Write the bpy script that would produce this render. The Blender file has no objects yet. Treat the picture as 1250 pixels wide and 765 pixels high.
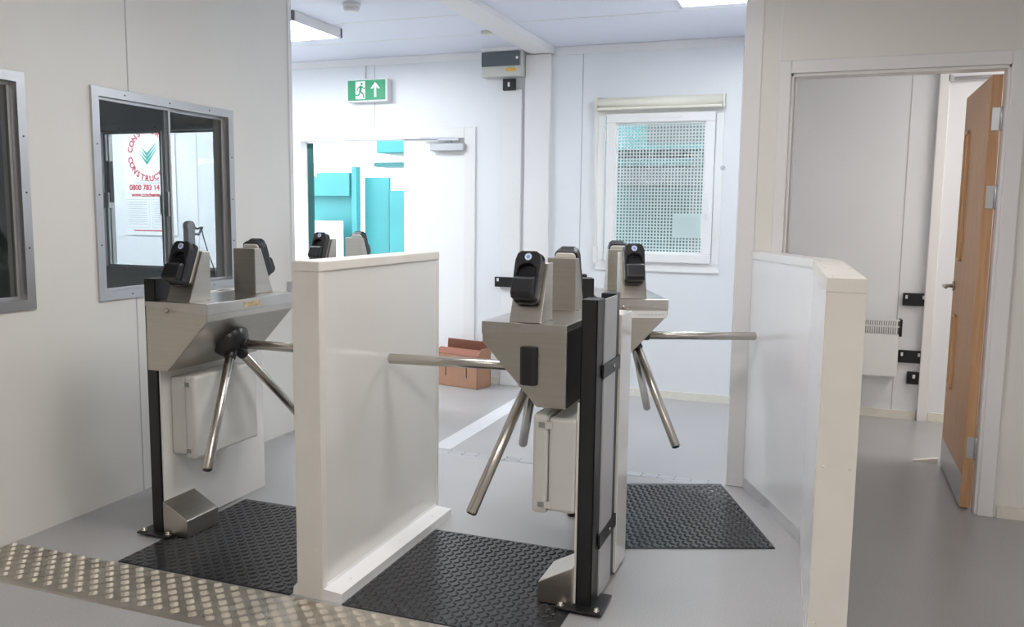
import bpy, bmesh, math, random
from mathutils import Vector, Matrix
random.seed(7)
SC = bpy.context.scene
COL = SC.collection
R = math.radians

# ------------------------------------------------------------------ materials
def mat(name, col, rough=.5, metal=0., bump=0., bscale=60., vary=0., vscale=8., emit=None, estr=0., spec=.5, coat=0., stretch=None):
    m = bpy.data.materials.new(name); m.use_nodes = True
    nt = m.node_tree; b = nt.nodes['Principled BSDF']
    b.inputs['Base Color'].default_value = (*col, 1)
    b.inputs['Roughness'].default_value = rough
    b.inputs['Metallic'].default_value = metal
    b.inputs['Specular IOR Level'].default_value = spec
    b.inputs['Coat Weight'].default_value = coat
    if emit:
        b.inputs['Emission Color'].default_value = (*emit, 1)
        b.inputs['Emission Strength'].default_value = estr
    tc = nt.nodes.new('ShaderNodeTexCoord'); src = tc.outputs['Object']
    if stretch:
        mp = nt.nodes.new('ShaderNodeMapping'); mp.inputs['Scale'].default_value = stretch
        nt.links.new(src, mp.inputs['Vector']); src = mp.outputs['Vector']
    if vary:
        n = nt.nodes.new('ShaderNodeTexNoise'); n.inputs['Scale'].default_value = vscale; n.inputs['Detail'].default_value = 4
        nt.links.new(src, n.inputs['Vector'])
        rp = nt.nodes.new('ShaderNodeValToRGB')
        lo = [max(0, c * (1 - vary)) for c in col]; hi = [min(1, c * (1 + vary)) for c in col]
        rp.color_ramp.elements[0].position = .3; rp.color_ramp.elements[1].position = .7
        rp.color_ramp.elements[0].color = (*lo, 1); rp.color_ramp.elements[1].color = (*hi, 1)
        nt.links.new(n.outputs['Fac'], rp.inputs['Fac']); nt.links.new(rp.outputs['Color'], b.inputs['Base Color'])
    if bump:
        n = nt.nodes.new('ShaderNodeTexNoise'); n.inputs['Scale'].default_value = bscale; n.inputs['Detail'].default_value = 3
        nt.links.new(src, n.inputs['Vector'])
        bp = nt.nodes.new('ShaderNodeBump'); bp.inputs['Strength'].default_value = bump; bp.inputs['Distance'].default_value = .002
        nt.links.new(n.outputs['Fac'], bp.inputs['Height']); nt.links.new(bp.outputs['Normal'], b.inputs['Normal'])
    return m

def floor_mat():
    m = bpy.data.materials.new('speckled grey vinyl'); m.use_nodes = True
    nt = m.node_tree; b = nt.nodes['Principled BSDF']; b.inputs['Roughness'].default_value = .30; b.inputs['Specular IOR Level'].default_value = .7
    tc = nt.nodes.new('ShaderNodeTexCoord')
    n = nt.nodes.new('ShaderNodeTexNoise'); n.inputs['Scale'].default_value = 260; n.inputs['Detail'].default_value = 2
    n2 = nt.nodes.new('ShaderNodeTexNoise'); n2.inputs['Scale'].default_value = 1.6; n2.inputs['Detail'].default_value = 5
    rp = nt.nodes.new('ShaderNodeValToRGB'); e = rp.color_ramp.elements
    e[0].position = .35; e[0].color = (.38, .375, .375, 1); e[1].position = .62; e[1].color = (.52, .51, .51, 1)
    mx = nt.nodes.new('ShaderNodeMix'); mx.data_type = 'RGBA'; mx.blend_type = 'MULTIPLY'; mx.inputs['Factor'].default_value = .22
    for q in (n, n2): nt.links.new(tc.outputs['Object'], q.inputs['Vector'])
    nt.links.new(n.outputs['Fac'], rp.inputs['Fac']); nt.links.new(rp.outputs['Color'], mx.inputs['A'])
    nt.links.new(n2.outputs['Color'], mx.inputs['B']); nt.links.new(n2.outputs['Fac'], mx.inputs['B'])
    nt.links.new(mx.outputs['Result'], b.inputs['Base Color'])
    return m

def wood_mat():
    m = bpy.data.materials.new('beech veneer'); m.use_nodes = True
    nt = m.node_tree; b = nt.nodes['Principled BSDF']; b.inputs['Roughness'].default_value = .45
    tc = nt.nodes.new('ShaderNodeTexCoord'); mp = nt.nodes.new('ShaderNodeMapping'); mp.inputs['Scale'].default_value = (22, 22, 1.1)
    n = nt.nodes.new('ShaderNodeTexNoise'); n.inputs['Scale'].default_value = 3; n.inputs['Detail'].default_value = 6; n.inputs['Distortion'].default_value = .6
    rp = nt.nodes.new('ShaderNodeValToRGB'); e = rp.color_ramp.elements
    e[0].position = .3; e[0].color = (.50, .27, .13, 1); e[1].position = .7; e[1].color = (.62, .37, .20, 1)
    nt.links.new(tc.outputs['Object'], mp.inputs['Vector']); nt.links.new(mp.outputs['Vector'], n.inputs['Vector'])
    nt.links.new(n.outputs['Fac'], rp.inputs['Fac']); nt.links.new(rp.outputs['Color'], b.inputs['Base Color'])
    return m

def glass_mat(name, tint, refl=.09):
    m = bpy.data.materials.new(name); m.use_nodes = True
    nt = m.node_tree; nt.nodes.remove(nt.nodes['Principled BSDF']); out = nt.nodes['Material Output']
    t = nt.nodes.new('ShaderNodeBsdfTransparent'); t.inputs['Color'].default_value = (*tint, 1)
    g = nt.nodes.new('ShaderNodeBsdfGlossy'); g.inputs['Roughness'].default_value = .02
    f = nt.nodes.new('ShaderNodeLayerWeight'); f.inputs['Blend'].default_value = .5
    pw = nt.nodes.new('ShaderNodeMath'); pw.operation = 'POWER'; pw.inputs[1].default_value = 5
    mu = nt.nodes.new('ShaderNodeMath'); mu.operation = 'MULTIPLY_ADD'; mu.inputs[1].default_value = .9; mu.inputs[2].default_value = refl * .3
    mx = nt.nodes.new('ShaderNodeMixShader')
    nt.links.new(f.outputs['Facing'], pw.inputs[0]); nt.links.new(pw.outputs[0], mu.inputs[0]); nt.links.new(mu.outputs[0], mx.inputs['Fac'])
    nt.links.new(t.outputs[0], mx.inputs[1]); nt.links.new(g.outputs[0], mx.inputs[2]); nt.links.new(mx.outputs[0], out.inputs['Surface'])
    return m

M = dict(
    wall_cream=mat('cream wall board', (.80, .78, .735), .38, vary=.02, vscale=2.),
    wall_white=mat('white wall board', (.79, .805, .835), .35, vary=.02, vscale=2.),
    office_shade=mat('shade-greyed office board', (.46, .46, .45), .6),  # white board greyed: the unlit room's shade is put into its colour
    ceiling=mat('ceiling board', (.78, .80, .90), .5),
    joint=mat('joint strip grey', (.50, .50, .51), .5),
    skirt=mat('cream skirting', (.78, .75, .67), .45, vary=.04, vscale=20),
    trim=mat('white gloss trim', (.82, .81, .81), .35),
    floor=floor_mat(),
    floorstrip=mat('pale floor seam', (.72, .72, .74), .4),
    part=mat('low partition laminate', (.77, .75, .715), .2, vary=.02, vscale=3, coat=.3),
    partlit=mat('lobby-lit partition laminate', (.85, .85, .87), .26, vary=.02, vscale=3, coat=.4),  # whiter than part: lobby light and its reflection put into the colour
    cap=mat('low partition cap', (.76, .725, .665), .4, vary=.03, vscale=6),
    steel=mat('brushed stainless steel', (.52, .485, .43), .30, 1., vary=.045, vscale=3, stretch=(1, 1, 40), bump=.05, bscale=120),
    steel_d=mat('worn stainless lid', (.55, .525, .49), .28, 1., vary=.12, vscale=5),
    chrome=mat('polished bar steel', (.52, .49, .445), .27, 1.),
    black=mat('black powder coat', (.012, .012, .013), .38, bump=.05, bscale=200),
    plastic=mat('black reader plastic', (.014, .014, .016), .30, bump=.04, bscale=400),
    rubber=mat('matt black rubber', (.010, .010, .011), .55),
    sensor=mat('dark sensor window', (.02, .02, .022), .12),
    badge=mat('blue white badge', (.62, .68, .86), .3),
    badge_mark=mat('badge mark', (.20, .30, .62), .3),
    encl=mat('grey enclosure plastic', (.62, .61, .57), .42, vary=.02),
    encl_d=mat('enclosure recess', (.25, .25, .24), .5),
    greyboard=mat('grey board', (.46, .46, .47), .35, vary=.06, vscale=4),
    matblack=mat('black tread mat', (.024, .025, .028), .22, vary=.25, vscale=14),
    alu=mat('tread plate aluminium', (.50, .46, .40), .44, 1., vary=.15, vscale=6),
    aluframe=mat('satin aluminium frame', (.52, .52, .53), .35, .75),
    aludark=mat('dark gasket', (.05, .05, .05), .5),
    upvc=mat('white upvc', (.85, .85, .85), .28),
    blindcream=mat('cream blind fabric', (.82, .79, .69), .6),
    glass=glass_mat('clear window glass', (.94, .96, .96)),
    glassdk=glass_mat('tinted window glass', (.88, .90, .90), .12),
    wood=wood_mat(),
    woodpale=mat('pale wood bead', (.66, .42, .21), .45),
    card=mat('brown cardboard', (.40, .22, .14), .8, vary=.06, vscale=9),
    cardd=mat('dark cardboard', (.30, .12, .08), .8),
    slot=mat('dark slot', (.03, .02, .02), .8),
    whiteplastic=mat('white plastic', (.80, .80, .80), .35),
    greyplastic=mat('grey metal paint', (.52, .53, .56), .35, .3),
    smoked=mat('smoked plastic', (.10, .115, .13), .2),
    yellow=mat('yellow label', (.75, .45, .08), .5),
    yellowworn=mat('worn yellow sticker', (.50, .38, .20), .5, vary=.35, vscale=60),
    green=mat('exit sign green', (.0, .24, .10), .35, emit=(.0, .30, .12), estr=.25),
    signwhite=mat('exit sign white', (.85, .9, .87), .4, emit=(.85, .95, .9), estr=.35),
    lamp=mat('lamp diffuser', (.9, .9, .9), .5, emit=(.90, .955, 1.), estr=25.),
    filldim=mat('added fill diffuser far room', (.9, .9, .9), .5, emit=(1., .97, .93), estr=12.),  # this and the next two serve only added, unseen panels
    fillsoft=mat('added fill diffuser lanes', (.9, .9, .9), .5, emit=(1., .97, .94), estr=13.),
    fillwarm=mat('added fill diffuser warm', (.9, .9, .9), .5, emit=(1., .95, .89), estr=15.),
    teal=mat('teal hoarding', (.05, .265, .28), .5, vary=.06, vscale=2),
    tealdk=mat('deep teal steel', (.01, .09, .09), .45),
    cabingrey=mat('cabin grey steel', (.07, .075, .08), .5),
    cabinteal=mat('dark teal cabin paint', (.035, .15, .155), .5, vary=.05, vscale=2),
    outground=mat('pale concrete', (.62, .62, .61), .8, vary=.06, vscale=3),
    paper=mat('white sign board', (.84, .85, .87), .5),
    red=mat('sign red', (.60, .05, .07), .5),
    sgreen=mat('sign green', (.04, .36, .29), .5),
    textgrey=mat('faint sign text', (.55, .56, .58), .5),
    kick=mat('steel kick plate', (.56, .57, .59), .3, .8),
    labelwhite=mat('white sticker', (.75, .74, .72), .5),
)

def translucent_mat(name, col):
    m = bpy.data.materials.new(name); m.use_nodes = True
    nt = m.node_tree; nt.nodes.remove(nt.nodes['Principled BSDF']); out = nt.nodes['Material Output']
    a = nt.nodes.new('ShaderNodeBsdfTranslucent'); b = nt.nodes.new('ShaderNodeBsdfDiffuse'); x = nt.nodes.new('ShaderNodeMixShader'); x.inputs['Fac'].default_value = .12
    a.inputs['Color'].default_value = b.inputs['Color'].default_value = (*col, 1)
    nt.links.new(a.outputs[0], x.inputs[1]); nt.links.new(b.outputs[0], x.inputs[2]); nt.links.new(x.outputs[0], out.inputs['Surface'])
    return m
M['backlit'] = translucent_mat('thin white sheet', (.88, .9, .9))

# ------------------------------------------------------------------ mesh builder
class MB:
    def __init__(s): s.bm = bmesh.new()
    def _f(s, vs, mi):
        try:
            f = s.bm.faces.new(vs); f.material_index = mi; return f
        except ValueError: return None
    def box(s, x0, x1, y0, y1, z0, z1, mi=0, X=None):
        v = [s.bm.verts.new((x, y, z)) for z in (z0, z1) for y in (y0, y1) for x in (x0, x1)]
        for q in ((0, 2, 3, 1), (4, 5, 7, 6), (0, 1, 5, 4), (1, 3, 7, 5), (3, 2, 6, 7), (2, 0, 4, 6)): s._f([v[i] for i in q], mi)
        if X is not None:
            for w in v: w.co = X @ w.co
        return s
    def prism(s, poly, a, b, axis='Y', mi=0, X=None, m=1):
        """poly: 2-d outline; axis Y: poly is (x,z) and runs y=a..b; X: (y,z); Z: (x,y)."""
        def P(p, t):
            if axis == 'Y': return Vector((m * p[0], t, p[1]))
            if axis == 'X': return Vector((m * t, p[0], p[1]))
            return Vector((m * p[0], p[1], t))
        A = [s.bm.verts.new(P(p, a)) for p in poly]; B = [s.bm.verts.new(P(p, b)) for p in poly]
        s._f(A, mi); s._f(B[::-1], mi)
        n = len(poly)
        for i in range(n): s._f([A[i], A[(i + 1) % n], B[(i + 1) % n], B[i]], mi)
        if X is not None:
            for w in A + B: w.co = X @ w.co
        return s
    def rings(s, rs, mi=0, caps=True):
        """rs: list of lists of points, lofted; closed rings."""
        L = [[s.bm.verts.new(p) for p in r] for r in rs]
        n = len(L[0])
        for a, b in zip(L, L[1:]):
            for i in range(n):
                f = s._f([a[i], a[(i + 1) % n], b[(i + 1) % n], b[i]], mi)
                if f: f.smooth = True
        if caps: s._f(L[0][::-1], mi); s._f(L[-1], mi)
        return s
    def lathe(s, c, ax, prof, seg=24, mi=0):
        """prof: list of (distance along ax, radius)."""
        ax = Vector(ax).normalized(); u = ax.orthogonal().normalized(); w = ax.cross(u); c = Vector(c)
        return s.rings([[c + ax * t + (u * math.cos(2 * math.pi * k / seg) + w * math.sin(2 * math.pi * k / seg)) * r for k in range(seg)] for t, r in prof], mi)
    def tube(s, p, q, r, seg=20, mi=0):
        p, q = Vector(p), Vector(q); d = q - p; L = d.length; e = min(r * .25, L * .1)
        return s.lathe(p, d, [(0, r - e), (e, r), (L - e, r), (L, r - e)], seg, mi)
    def path(s, pts, r, seg=10, mi=0):
        for a, b in zip(pts, pts[1:]): s.tube(a, b, r, seg, mi)
        return s
    def build(s, name, mats, parent=None, bevel=0., loc=None, smooth=False):
        bmesh.ops.recalc_face_normals(s.bm, faces=s.bm.faces[:])
        me = bpy.data.meshes.new(name); s.bm.to_mesh(me); s.bm.free()
        for m in (mats if isinstance(mats, (list, tuple)) else [mats]): me.materials.append(M[m] if isinstance(m, str) else m)
        o = bpy.data.objects.new(name, me); COL.objects.link(o)
        if parent: o.parent = parent
        if loc: o.location = loc
        if bevel:
            b = o.modifiers.new('edge', 'BEVEL'); b.width = bevel; b.segments = 2; b.limit_method = 'ANGLE'; b.angle_limit = R(40); b.harden_normals = False
        if smooth:
            for p in me.polygons: p.use_smooth = True
        return o

def tag(o, label, cat, group=None, kind=None):
    o['label'] = label; o['category'] = cat
    if group: o['group'] = group
    if kind: o['kind'] = kind
    return o
def thing(name, label, cat, loc=(0, 0, 0), rz=0., group=None, kind=None):
    o = bpy.data.objects.new(name, None); o.empty_display_size = .1; COL.objects.link(o)
    o.location = loc; o.rotation_euler = (0, 0, rz)
    return tag(o, label, cat, group, kind)

def text_into(mb, txt, size, X, mi, align='CENTER'):
    """Lettering as flat mesh glyphs, placed with matrix X, merged into mb."""
    cu = bpy.data.curves.new('t', 'FONT'); cu.body = txt; cu.size = size; cu.align_x = align; cu.extrude = .0006; cu.offset = size * .03; cu.resolution_u = 3
    ob = bpy.data.objects.new('t', cu); COL.objects.link(ob)
    dg = bpy.context.evaluated_depsgraph_get(); dg.update()
    me = ob.evaluated_get(dg).to_mesh()
    vs = [mb.bm.verts.new(X @ v.co) for v in me.vertices]
    for p in me.polygons: mb._f([vs[i] for i in p.vertices], mi)
    ob.evaluated_get(dg).to_mesh_clear()
    bpy.data.objects.remove(ob); bpy.data.curves.remove(cu)

def wall_cells(mb, axis, t0, t1, u0, u1, z0, z1, holes, mi=0):
    """A wall slab with rectangular holes (ua, ub, za, zb). axis 'X': slab spans y along u, thickness in x; 'Y': spans x."""
    us = sorted({u0, u1, *[h[0] for h in holes], *[h[1] for h in holes]}); zs = sorted({z0, z1, *[h[2] for h in holes], *[h[3] for h in holes]})
    us = [u for u in us if u0 <= u <= u1]; zs = [z for z in zs if z0 <= z <= z1]
    for a, b in zip(us, us[1:]):
        run = None
        for c, d in list(zip(zs, zs[1:])) + [(None, None)]:
            hole = c is None or any(h[0] <= (a + b) / 2 <= h[1] and h[2] <= (c + d) / 2 <= h[3] for h in holes)
            if hole:
                if run:
                    if axis == 'X': mb.box(t0, t1, a, b, run[0], run[1], mi)
                    else: mb.box(a, b, t0, t1, run[0], run[1], mi)
                run = None
            else: run = (run[0], d) if run else (c, d)
    return mb

# ------------------------------------------------------------------ room sizes
H = 2.60; XL = -3.03; YP = 4.28; YB = 6.22; XR = 2.6; Y0 = -2.4; XLL = -7.0; WT = .10

def setting(o, label, cat): return tag(o, label, cat, kind='structure')
fl = MB().box(XLL - .1, XR + .1, Y0 - .1, YB + .12, -.08, 0)
fl.box(-2.075, -1.955, YP + .06, YB, 0, .0012, 1)
setting(fl.build('floor', ['floor', 'floorstrip']), 'grey speckled vinyl floor with a pale seam running to the exit wall', 'floor')
ce = MB().box(XLL - .1, XR + .1, Y0 - .1, YB + .12, H, H + .08)
for y in (5.05, 5.62): ce.box(XLL, -2.16, y, y + .012, H - .002, H, 1)
ce.box(-1.94, XR, 5.35, 5.36, H - .002, H, 1)
setting(ce.build('ceiling', ['ceiling', 'trim']), 'pale board ceiling over the whole cabin', 'ceiling')

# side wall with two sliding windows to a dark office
WIN_A = (1.62, 2.565, .942, 1.888); WIN_B = (2.892, 3.838, .942, 1.888)
fw = .05
def inset(w, d): return (w[0] + d, w[1] - d, w[2] + d, w[3] - d)
wl = MB(); wall_cells(wl, 'X', XL - WT, XL, Y0, 4.385, 0, H, [inset(WIN_A, .025), inset(WIN_B, .025)])
for y in (3.112, 1.30): 
    wl.box(XL, XL + .0015, y, y + .006, 1.89 if y > 3 else 0, H, 1)
    wl.box(XL, XL + .0015, y, y + .006, 0, .94, 1)
setting(wl.build('wall_left', ['wall_cream', 'joint']), 'cream wall holding the two aluminium sliding windows', 'wall')
setting(MB().box(XL - WT - .005, XL + .008, 4.36, 4.395, 0, H).build('trim_1', 'trim', bevel=.003), 'white edge strip closing the free end of the cream window wall', 'trim')

wb = MB(); DOOR1 = (-4.24, -2.64, 0, 1.985); WIN_C = (-1.565, -.725, .995, 2.115)
wall_cells(wb, 'Y', YB, YB + .10, XLL, XR, 0, H, [DOOR1, WIN_C])
for x in (-1.735, -.578, .500, -3.49):
    if x == -3.49: wb.box(x, x + .006, YB - .0015, YB, 2.03, H, 1)
    else: wb.box(x, x + .007, YB - .0015, YB, 0, H, 1)
wb.box(-5.3, -5.294, YB - .0015, YB, 0, H, 1)
setting(wb.build('wall_back', ['wall_white', 'joint']), 'white end wall with the exit doorway and the meshed window', 'wall')

PT = .085  # partition with the timber door
DOOR2 = (-.185, .745, 0, 2.035)
wp = MB(); wall_cells(wp, 'Y', YP, YP + PT, -.385, XR, 0, H, [DOOR2])
wp.box(-.235, -.222, YP - .004, YP, 2.07, H, 1)
setting(wp.build('wall_right', ['wall_cream', 'trim']), 'cream cross wall around the timber door', 'wall')
setting(MB().box(-.395, -.31, YP - .006, YP + PT + .006, 0, H).build('trim_2', 'trim', bevel=.004), 'pale corner post at the free end of the cream cross wall', 'trim')
setting(MB().box(-.385, -.30, YP + PT, YB, 0, H).build('wall_inner', 'wall_white'), 'white dividing wall behind the cream cross wall', 'wall')
setting(MB().box(XR, XR + .1, Y0, YB, 0, H).build('wall_side', 'wall_cream'), 'cream outer wall far beside the timber door', 'wall')
setting(MB().box(XLL - .1, XLL, Y0, YB, 0, H).build('wall_far', 'wall_white'), 'white outer wall at the far end of the lobby', 'wall')
setting(MB().box(XLL, XR, Y0 - .1, Y0, 0, H).build('wall_front', 'wall_cream'), 'cream wall behind the camera', 'wall')
# office behind the side wall
WIN_D = (-4.43, -3.47, .945, 1.885)
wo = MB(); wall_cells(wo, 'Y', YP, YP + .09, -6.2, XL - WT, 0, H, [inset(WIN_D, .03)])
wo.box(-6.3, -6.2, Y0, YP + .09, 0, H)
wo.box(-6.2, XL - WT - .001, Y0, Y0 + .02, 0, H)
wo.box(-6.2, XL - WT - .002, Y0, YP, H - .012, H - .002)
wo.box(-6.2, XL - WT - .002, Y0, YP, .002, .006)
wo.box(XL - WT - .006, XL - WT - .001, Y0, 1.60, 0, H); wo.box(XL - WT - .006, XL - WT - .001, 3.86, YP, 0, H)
setting(wo.build('wall_office', 'office_shade'), 'shade-grey walls of the unlit office behind the sliding windows', 'wall')

# ceiling beam, columns, skirtings
setting(MB().box(-2.14, -1.955, Y0, YB - .001, H - .045, H).build('trim_3', 'trim', bevel=.004), 'white ceiling beam running to the end wall', 'trim')
setting(MB().box(-2.175, -1.975, YB - .035, YB - .001, 0, H - .05).build('trim_4', 'trim', bevel=.004), 'shallow off-white column on the end wall under the ceiling beam', 'trim')
setting(MB().box(-2.36, -2.205, YB - .03, YB - .001, 0, 2.30).build('trim_5', 'whiteplastic', bevel=.004), 'flat white trunking running down from the black isolator switch', 'trim')
setting(MB().box(XLL, -2.18, YB - .012, YB - .001, H - .06, H - .002).build('trim_6', 'trim'), 'ceiling edge strip over the exit doorway', 'trim')
setting(MB().box(-1.95, XR, YB - .012, YB - .001, H - .06, H - .002).build('trim_7', 'trim'), 'ceiling edge strip over the meshed window', 'trim')
setting(MB().box(-3.60, -3.565, YB - .02, YB - .001, 2.425, H - .06).build('trim_8', 'whiteplastic'), 'short white cable duct from the ceiling down to the exit sign', 'trim')
setting(MB().box(.66, .722, YB - .05, YB - .001, 0, H).build('trim_9', 'trim', bevel=.004), 'white corner duct beside the black sockets past the timber door', 'trim')
def skirt(name, x0, x1, label, y=YB, h=.058):
    b = MB().box(x0, x1, y - .014, y - .001, 0, h)
    x = x0 + .12
    while x < x1 - .05:
        b.tube((x, y - .014, h * .55), (x, y - .0165, h * .55), .004, 8, 1); x += .28
    setting(b.build(name, ['skirt', 'trim']), label, 'baseboard')
skirt('baseboard_back', -1.97, -.387, 'cream skirting under the meshed window')
skirt('baseboard_exit', -2.64, -2.365, 'cream skirting between exit doorway and trunking')
skirt('baseboard_side', -.298, .655, 'cream skirting under the wall heater')
skirt('baseboard_corner', .73, XR, 'cream skirting past the white corner duct')
skirt('baseboard_right', .815, XR, 'cream skirting beside the timber door frame', YP, .055)
# threshold strip on the module line
th = MB().prism([(YP - .035, 0), (YP - .03, .004), (YP + .03, .004), (YP + .035, 0)], XL + .01, -.40, 'X')
x = XL + .08
while x < -.42:
    for dy in (-.02, .02): th.tube((x, YP + dy, .004), (x, YP + dy, .0055), .006, 8, 1)
    x += .085
setting(th.build('trim_10', ['aluframe', 'chrome']), 'thin riveted metal threshold strip across the floor', 'trim')

# ------------------------------------------------------------------ windows in the side wall
def slider(name, plane, w, label, axis='X', open_side=-1, handle=True):
    """Aluminium sliding window. plane: room-side face coordinate; w = (u0,u1,z0,z1)."""
    u0, u1, z0, z1 = w
    t = thing(name, label, 'window', (0, 0, 0), kind='structure')
    def B(mb, ua, ub, d0, d1, za, zb, mi=0):   # d: depth behind the face, negative sticks out
        if axis == 'X': mb.box(plane - d1, plane - d0, ua, ub, za, zb, mi)
        else: mb.box(ua, ub, plane + d0, plane + d1, za, zb, mi)
    f = MB()
    def ring(mb, a, d0, d1, wd, mi=0):
        B(mb, a[0], a[1], d0, d1, a[2], a[2] + wd, mi); B(mb, a[0], a[1], d0, d1, a[3] - wd, a[3], mi)
        B(mb, a[0], a[0] + wd, d0, d1, a[2] + wd, a[3] - wd, mi); B(mb, a[1] - wd, a[1], d0, d1, a[2] + wd, a[3] - wd, mi)
    ring(f, w, -.012, .004, .040); ring(f, inset(w, .030), .004, .050, .010); ring(f, inset(w, .040), .040, .046, .004, 1)
    for u, z in [(u0 + .02, z) for z in (z0 + .25, (z0 + z1) / 2, z1 - .25)] + [(u1 - .02, z) for z in (z0 + .25, (z0 + z1) / 2, z1 - .25)] + [((u0 * a + u1 * (1 - a)), z) for a in (.2, .5, .8) for z in (z0 + .02, z1 - .02)]:
        p = (plane + .012, u, z) if axis == 'X' else (u, plane - .012, z)
        q = (plane + .014, u, z) if axis == 'X' else (u, plane - .014, z)
        f.tube(p, q, .004, 8, 1)
    f.build('window_frame', ['aluframe', 'aludark'], t, bevel=.002)
    mid = u0 + (u1 - u0) * .51
    a = inset(w, .040)
    for k, (ua, ub, d) in enumerate(((a[0], mid + .012, .008), (mid - .012, a[1], .026))):
        s = MB(); ring(s, (ua, ub, a[2], a[3]), d, d + .017, .013, 0)
        so = s.build('sash', ['aluframe'], t, bevel=.0015)
        g = MB(); B(g, ua + .012, ub - .012, d + .007, d + .011, a[2] + .012, a[3] - .012); g.build('pane', 'glassdk', so)
    if handle:
        h = MB(); B(h, mid - .015, mid - .005, .012, .03, z0 + .38, z0 + .50); h.build('handle', 'aluframe', t, bevel=.002)
    return t
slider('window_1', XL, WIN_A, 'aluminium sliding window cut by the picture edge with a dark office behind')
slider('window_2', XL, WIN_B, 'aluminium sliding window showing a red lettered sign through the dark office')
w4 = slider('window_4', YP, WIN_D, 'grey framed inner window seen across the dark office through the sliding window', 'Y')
# latch blocks on that inner window
MB().box(-4.325, -4.30, YP - .045, YP - .012, 1.40, 1.66).build('handle', 'aludark', w4, bevel=.003)
MB().box(-4.345, -4.305, YP - .055, YP - .012, 1.36, 1.46).build('latch', 'whiteplastic', w4, bevel=.003)

# swivel arm with a cable on the office side of the sliding window
t = thing('swivel_arm', 'grey swivel arm with thin cable behind the sliding window', 'bracket', (-3.20, 3.68, .0065))
b = MB().box(-.06, .06, -.07, .07, .0, .02); b.tube((0, 0, .02), (0, 0, .95), .022); b.build('stand', 'greyplastic', t, bevel=.003)
b = MB().box(-.018, .018, -.026, .026, .93, 1.255); b.tube((-.02, 0, 1.26), (.02, 0, 1.26), .030, 18); b.build('arm', 'greyplastic', t, bevel=.004)
b = MB(); b.path([(0, .02, 1.27), (0, .06, 1.245), (0, .105, 1.255), (0, .075, 1.215), (0, .03, 1.22)], .006, 8); b.build('clip', 'aluframe', t)
b = MB(); b.path([(0, .10 + .09 * (k / 8) ** 1.3, 1.245 - .22 * k / 8) for k in range(9)] + [(0, .19, .03)], .003, 6); b.build('cable', 'aludark', t)

# ------------------------------------------------------------------ lettered sign on the lobby wall
SX, SZ = -5.83, 1.62   # centre of the sign
t = thing('information_sign', 'white sign with red circular lettering and green tick seen through two windows', 'sign', (SX, YB - .004, SZ))
MB().box(-.30, .30, -.008, 0, -.50, .62).build('board', 'paper', t, bevel=.002)
FX = Matrix.Rotation(R(90), 4, 'X')   # glyph plane xy -> xz, facing -y
def at2(x, z, y=-.0095): return Matrix.Translation((x, y, z)) @ FX
tx = MB(); cx, cz, rr = .0, .235, .215
def arc(txt, r, a0, a1, flip):
    n = len(txt)
    for k, ch in enumerate(txt):
        a = R(a0 + (a1 - a0) * k / (n - 1))
        rot = a - math.pi / 2 if not flip else a + math.pi / 2
        X = Matrix.Translation((cx + r * math.cos(a), -.0095, cz + r * math.sin(a))) @ FX @ Matrix.Rotation(rot, 4, 'Z')
        text_into(tx, ch, .074, X, 0)
arc('CONSIDERATE', rr - .024, 168, 12, False)
tx.build('upper_arc_lettering', 'red', t); tx = MB()
arc('CONSTRUCTORS', rr + .026, 192, 348, True)
tx.build('lower_arc_lettering', 'red', t)
tk = MB()
for k, (w, d) in enumerate(((.0, .0), (.03, -.035), (.06, -.07))):
    z0 = cz - .085 + k * .038
    tk.prism([(cx - .112 + k * .014, z0 + .105 - k * .012), (cx - .02, z0 - .008), (cx + .118 - k * .006, z0 + .165 - k * .02), (cx - .02, z0 + .026)], -.0095, -.0085, 'Y')
tk.build('tick_emblem', 'sgreen', t)
nb = MB(); text_into(nb, '0800 783 14', .069, at2(-.235, -.085), 0, 'LEFT'); nb.build('number_lettering', 'red', t); nb = MB(); text_into(nb, 'www.ccscheme.o', .052, at2(-.215, -.145), 0, 'LEFT')
nb.build('web_address_lettering', 'red', t)
ln = MB()
for z, w in ((.0, .24), (-.02, .34)): ln.box(cx - w / 2, cx + w / 2, -.0095, -.0085, z - .005, z + .004)
for x0, x1 in ((-.28, -.01), (.02, .26)):
    ln.box(x0, x1, -.0092, -.0085, -.175, -.171); ln.box(x0, x1, -.0092, -.0085, -.43, -.426)
    ln.box(x0, x0 + .003, -.0092, -.0085, -.43, -.171); ln.box(x1 - .003, x1, -.0092, -.0085, -.43, -.171)
    for k in range(11): ln.box(x0 + .02, x1 - .02 - .05 * random.random(), -.0092, -.0085, -.20 - k * .02, -.194 - k * .02)
ln.build('small_print', 'textgrey', t)
MB().box(-.20, .18, -.0092, -.0085, -.462, -.452).build('footer_print', 'red', t)

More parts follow.
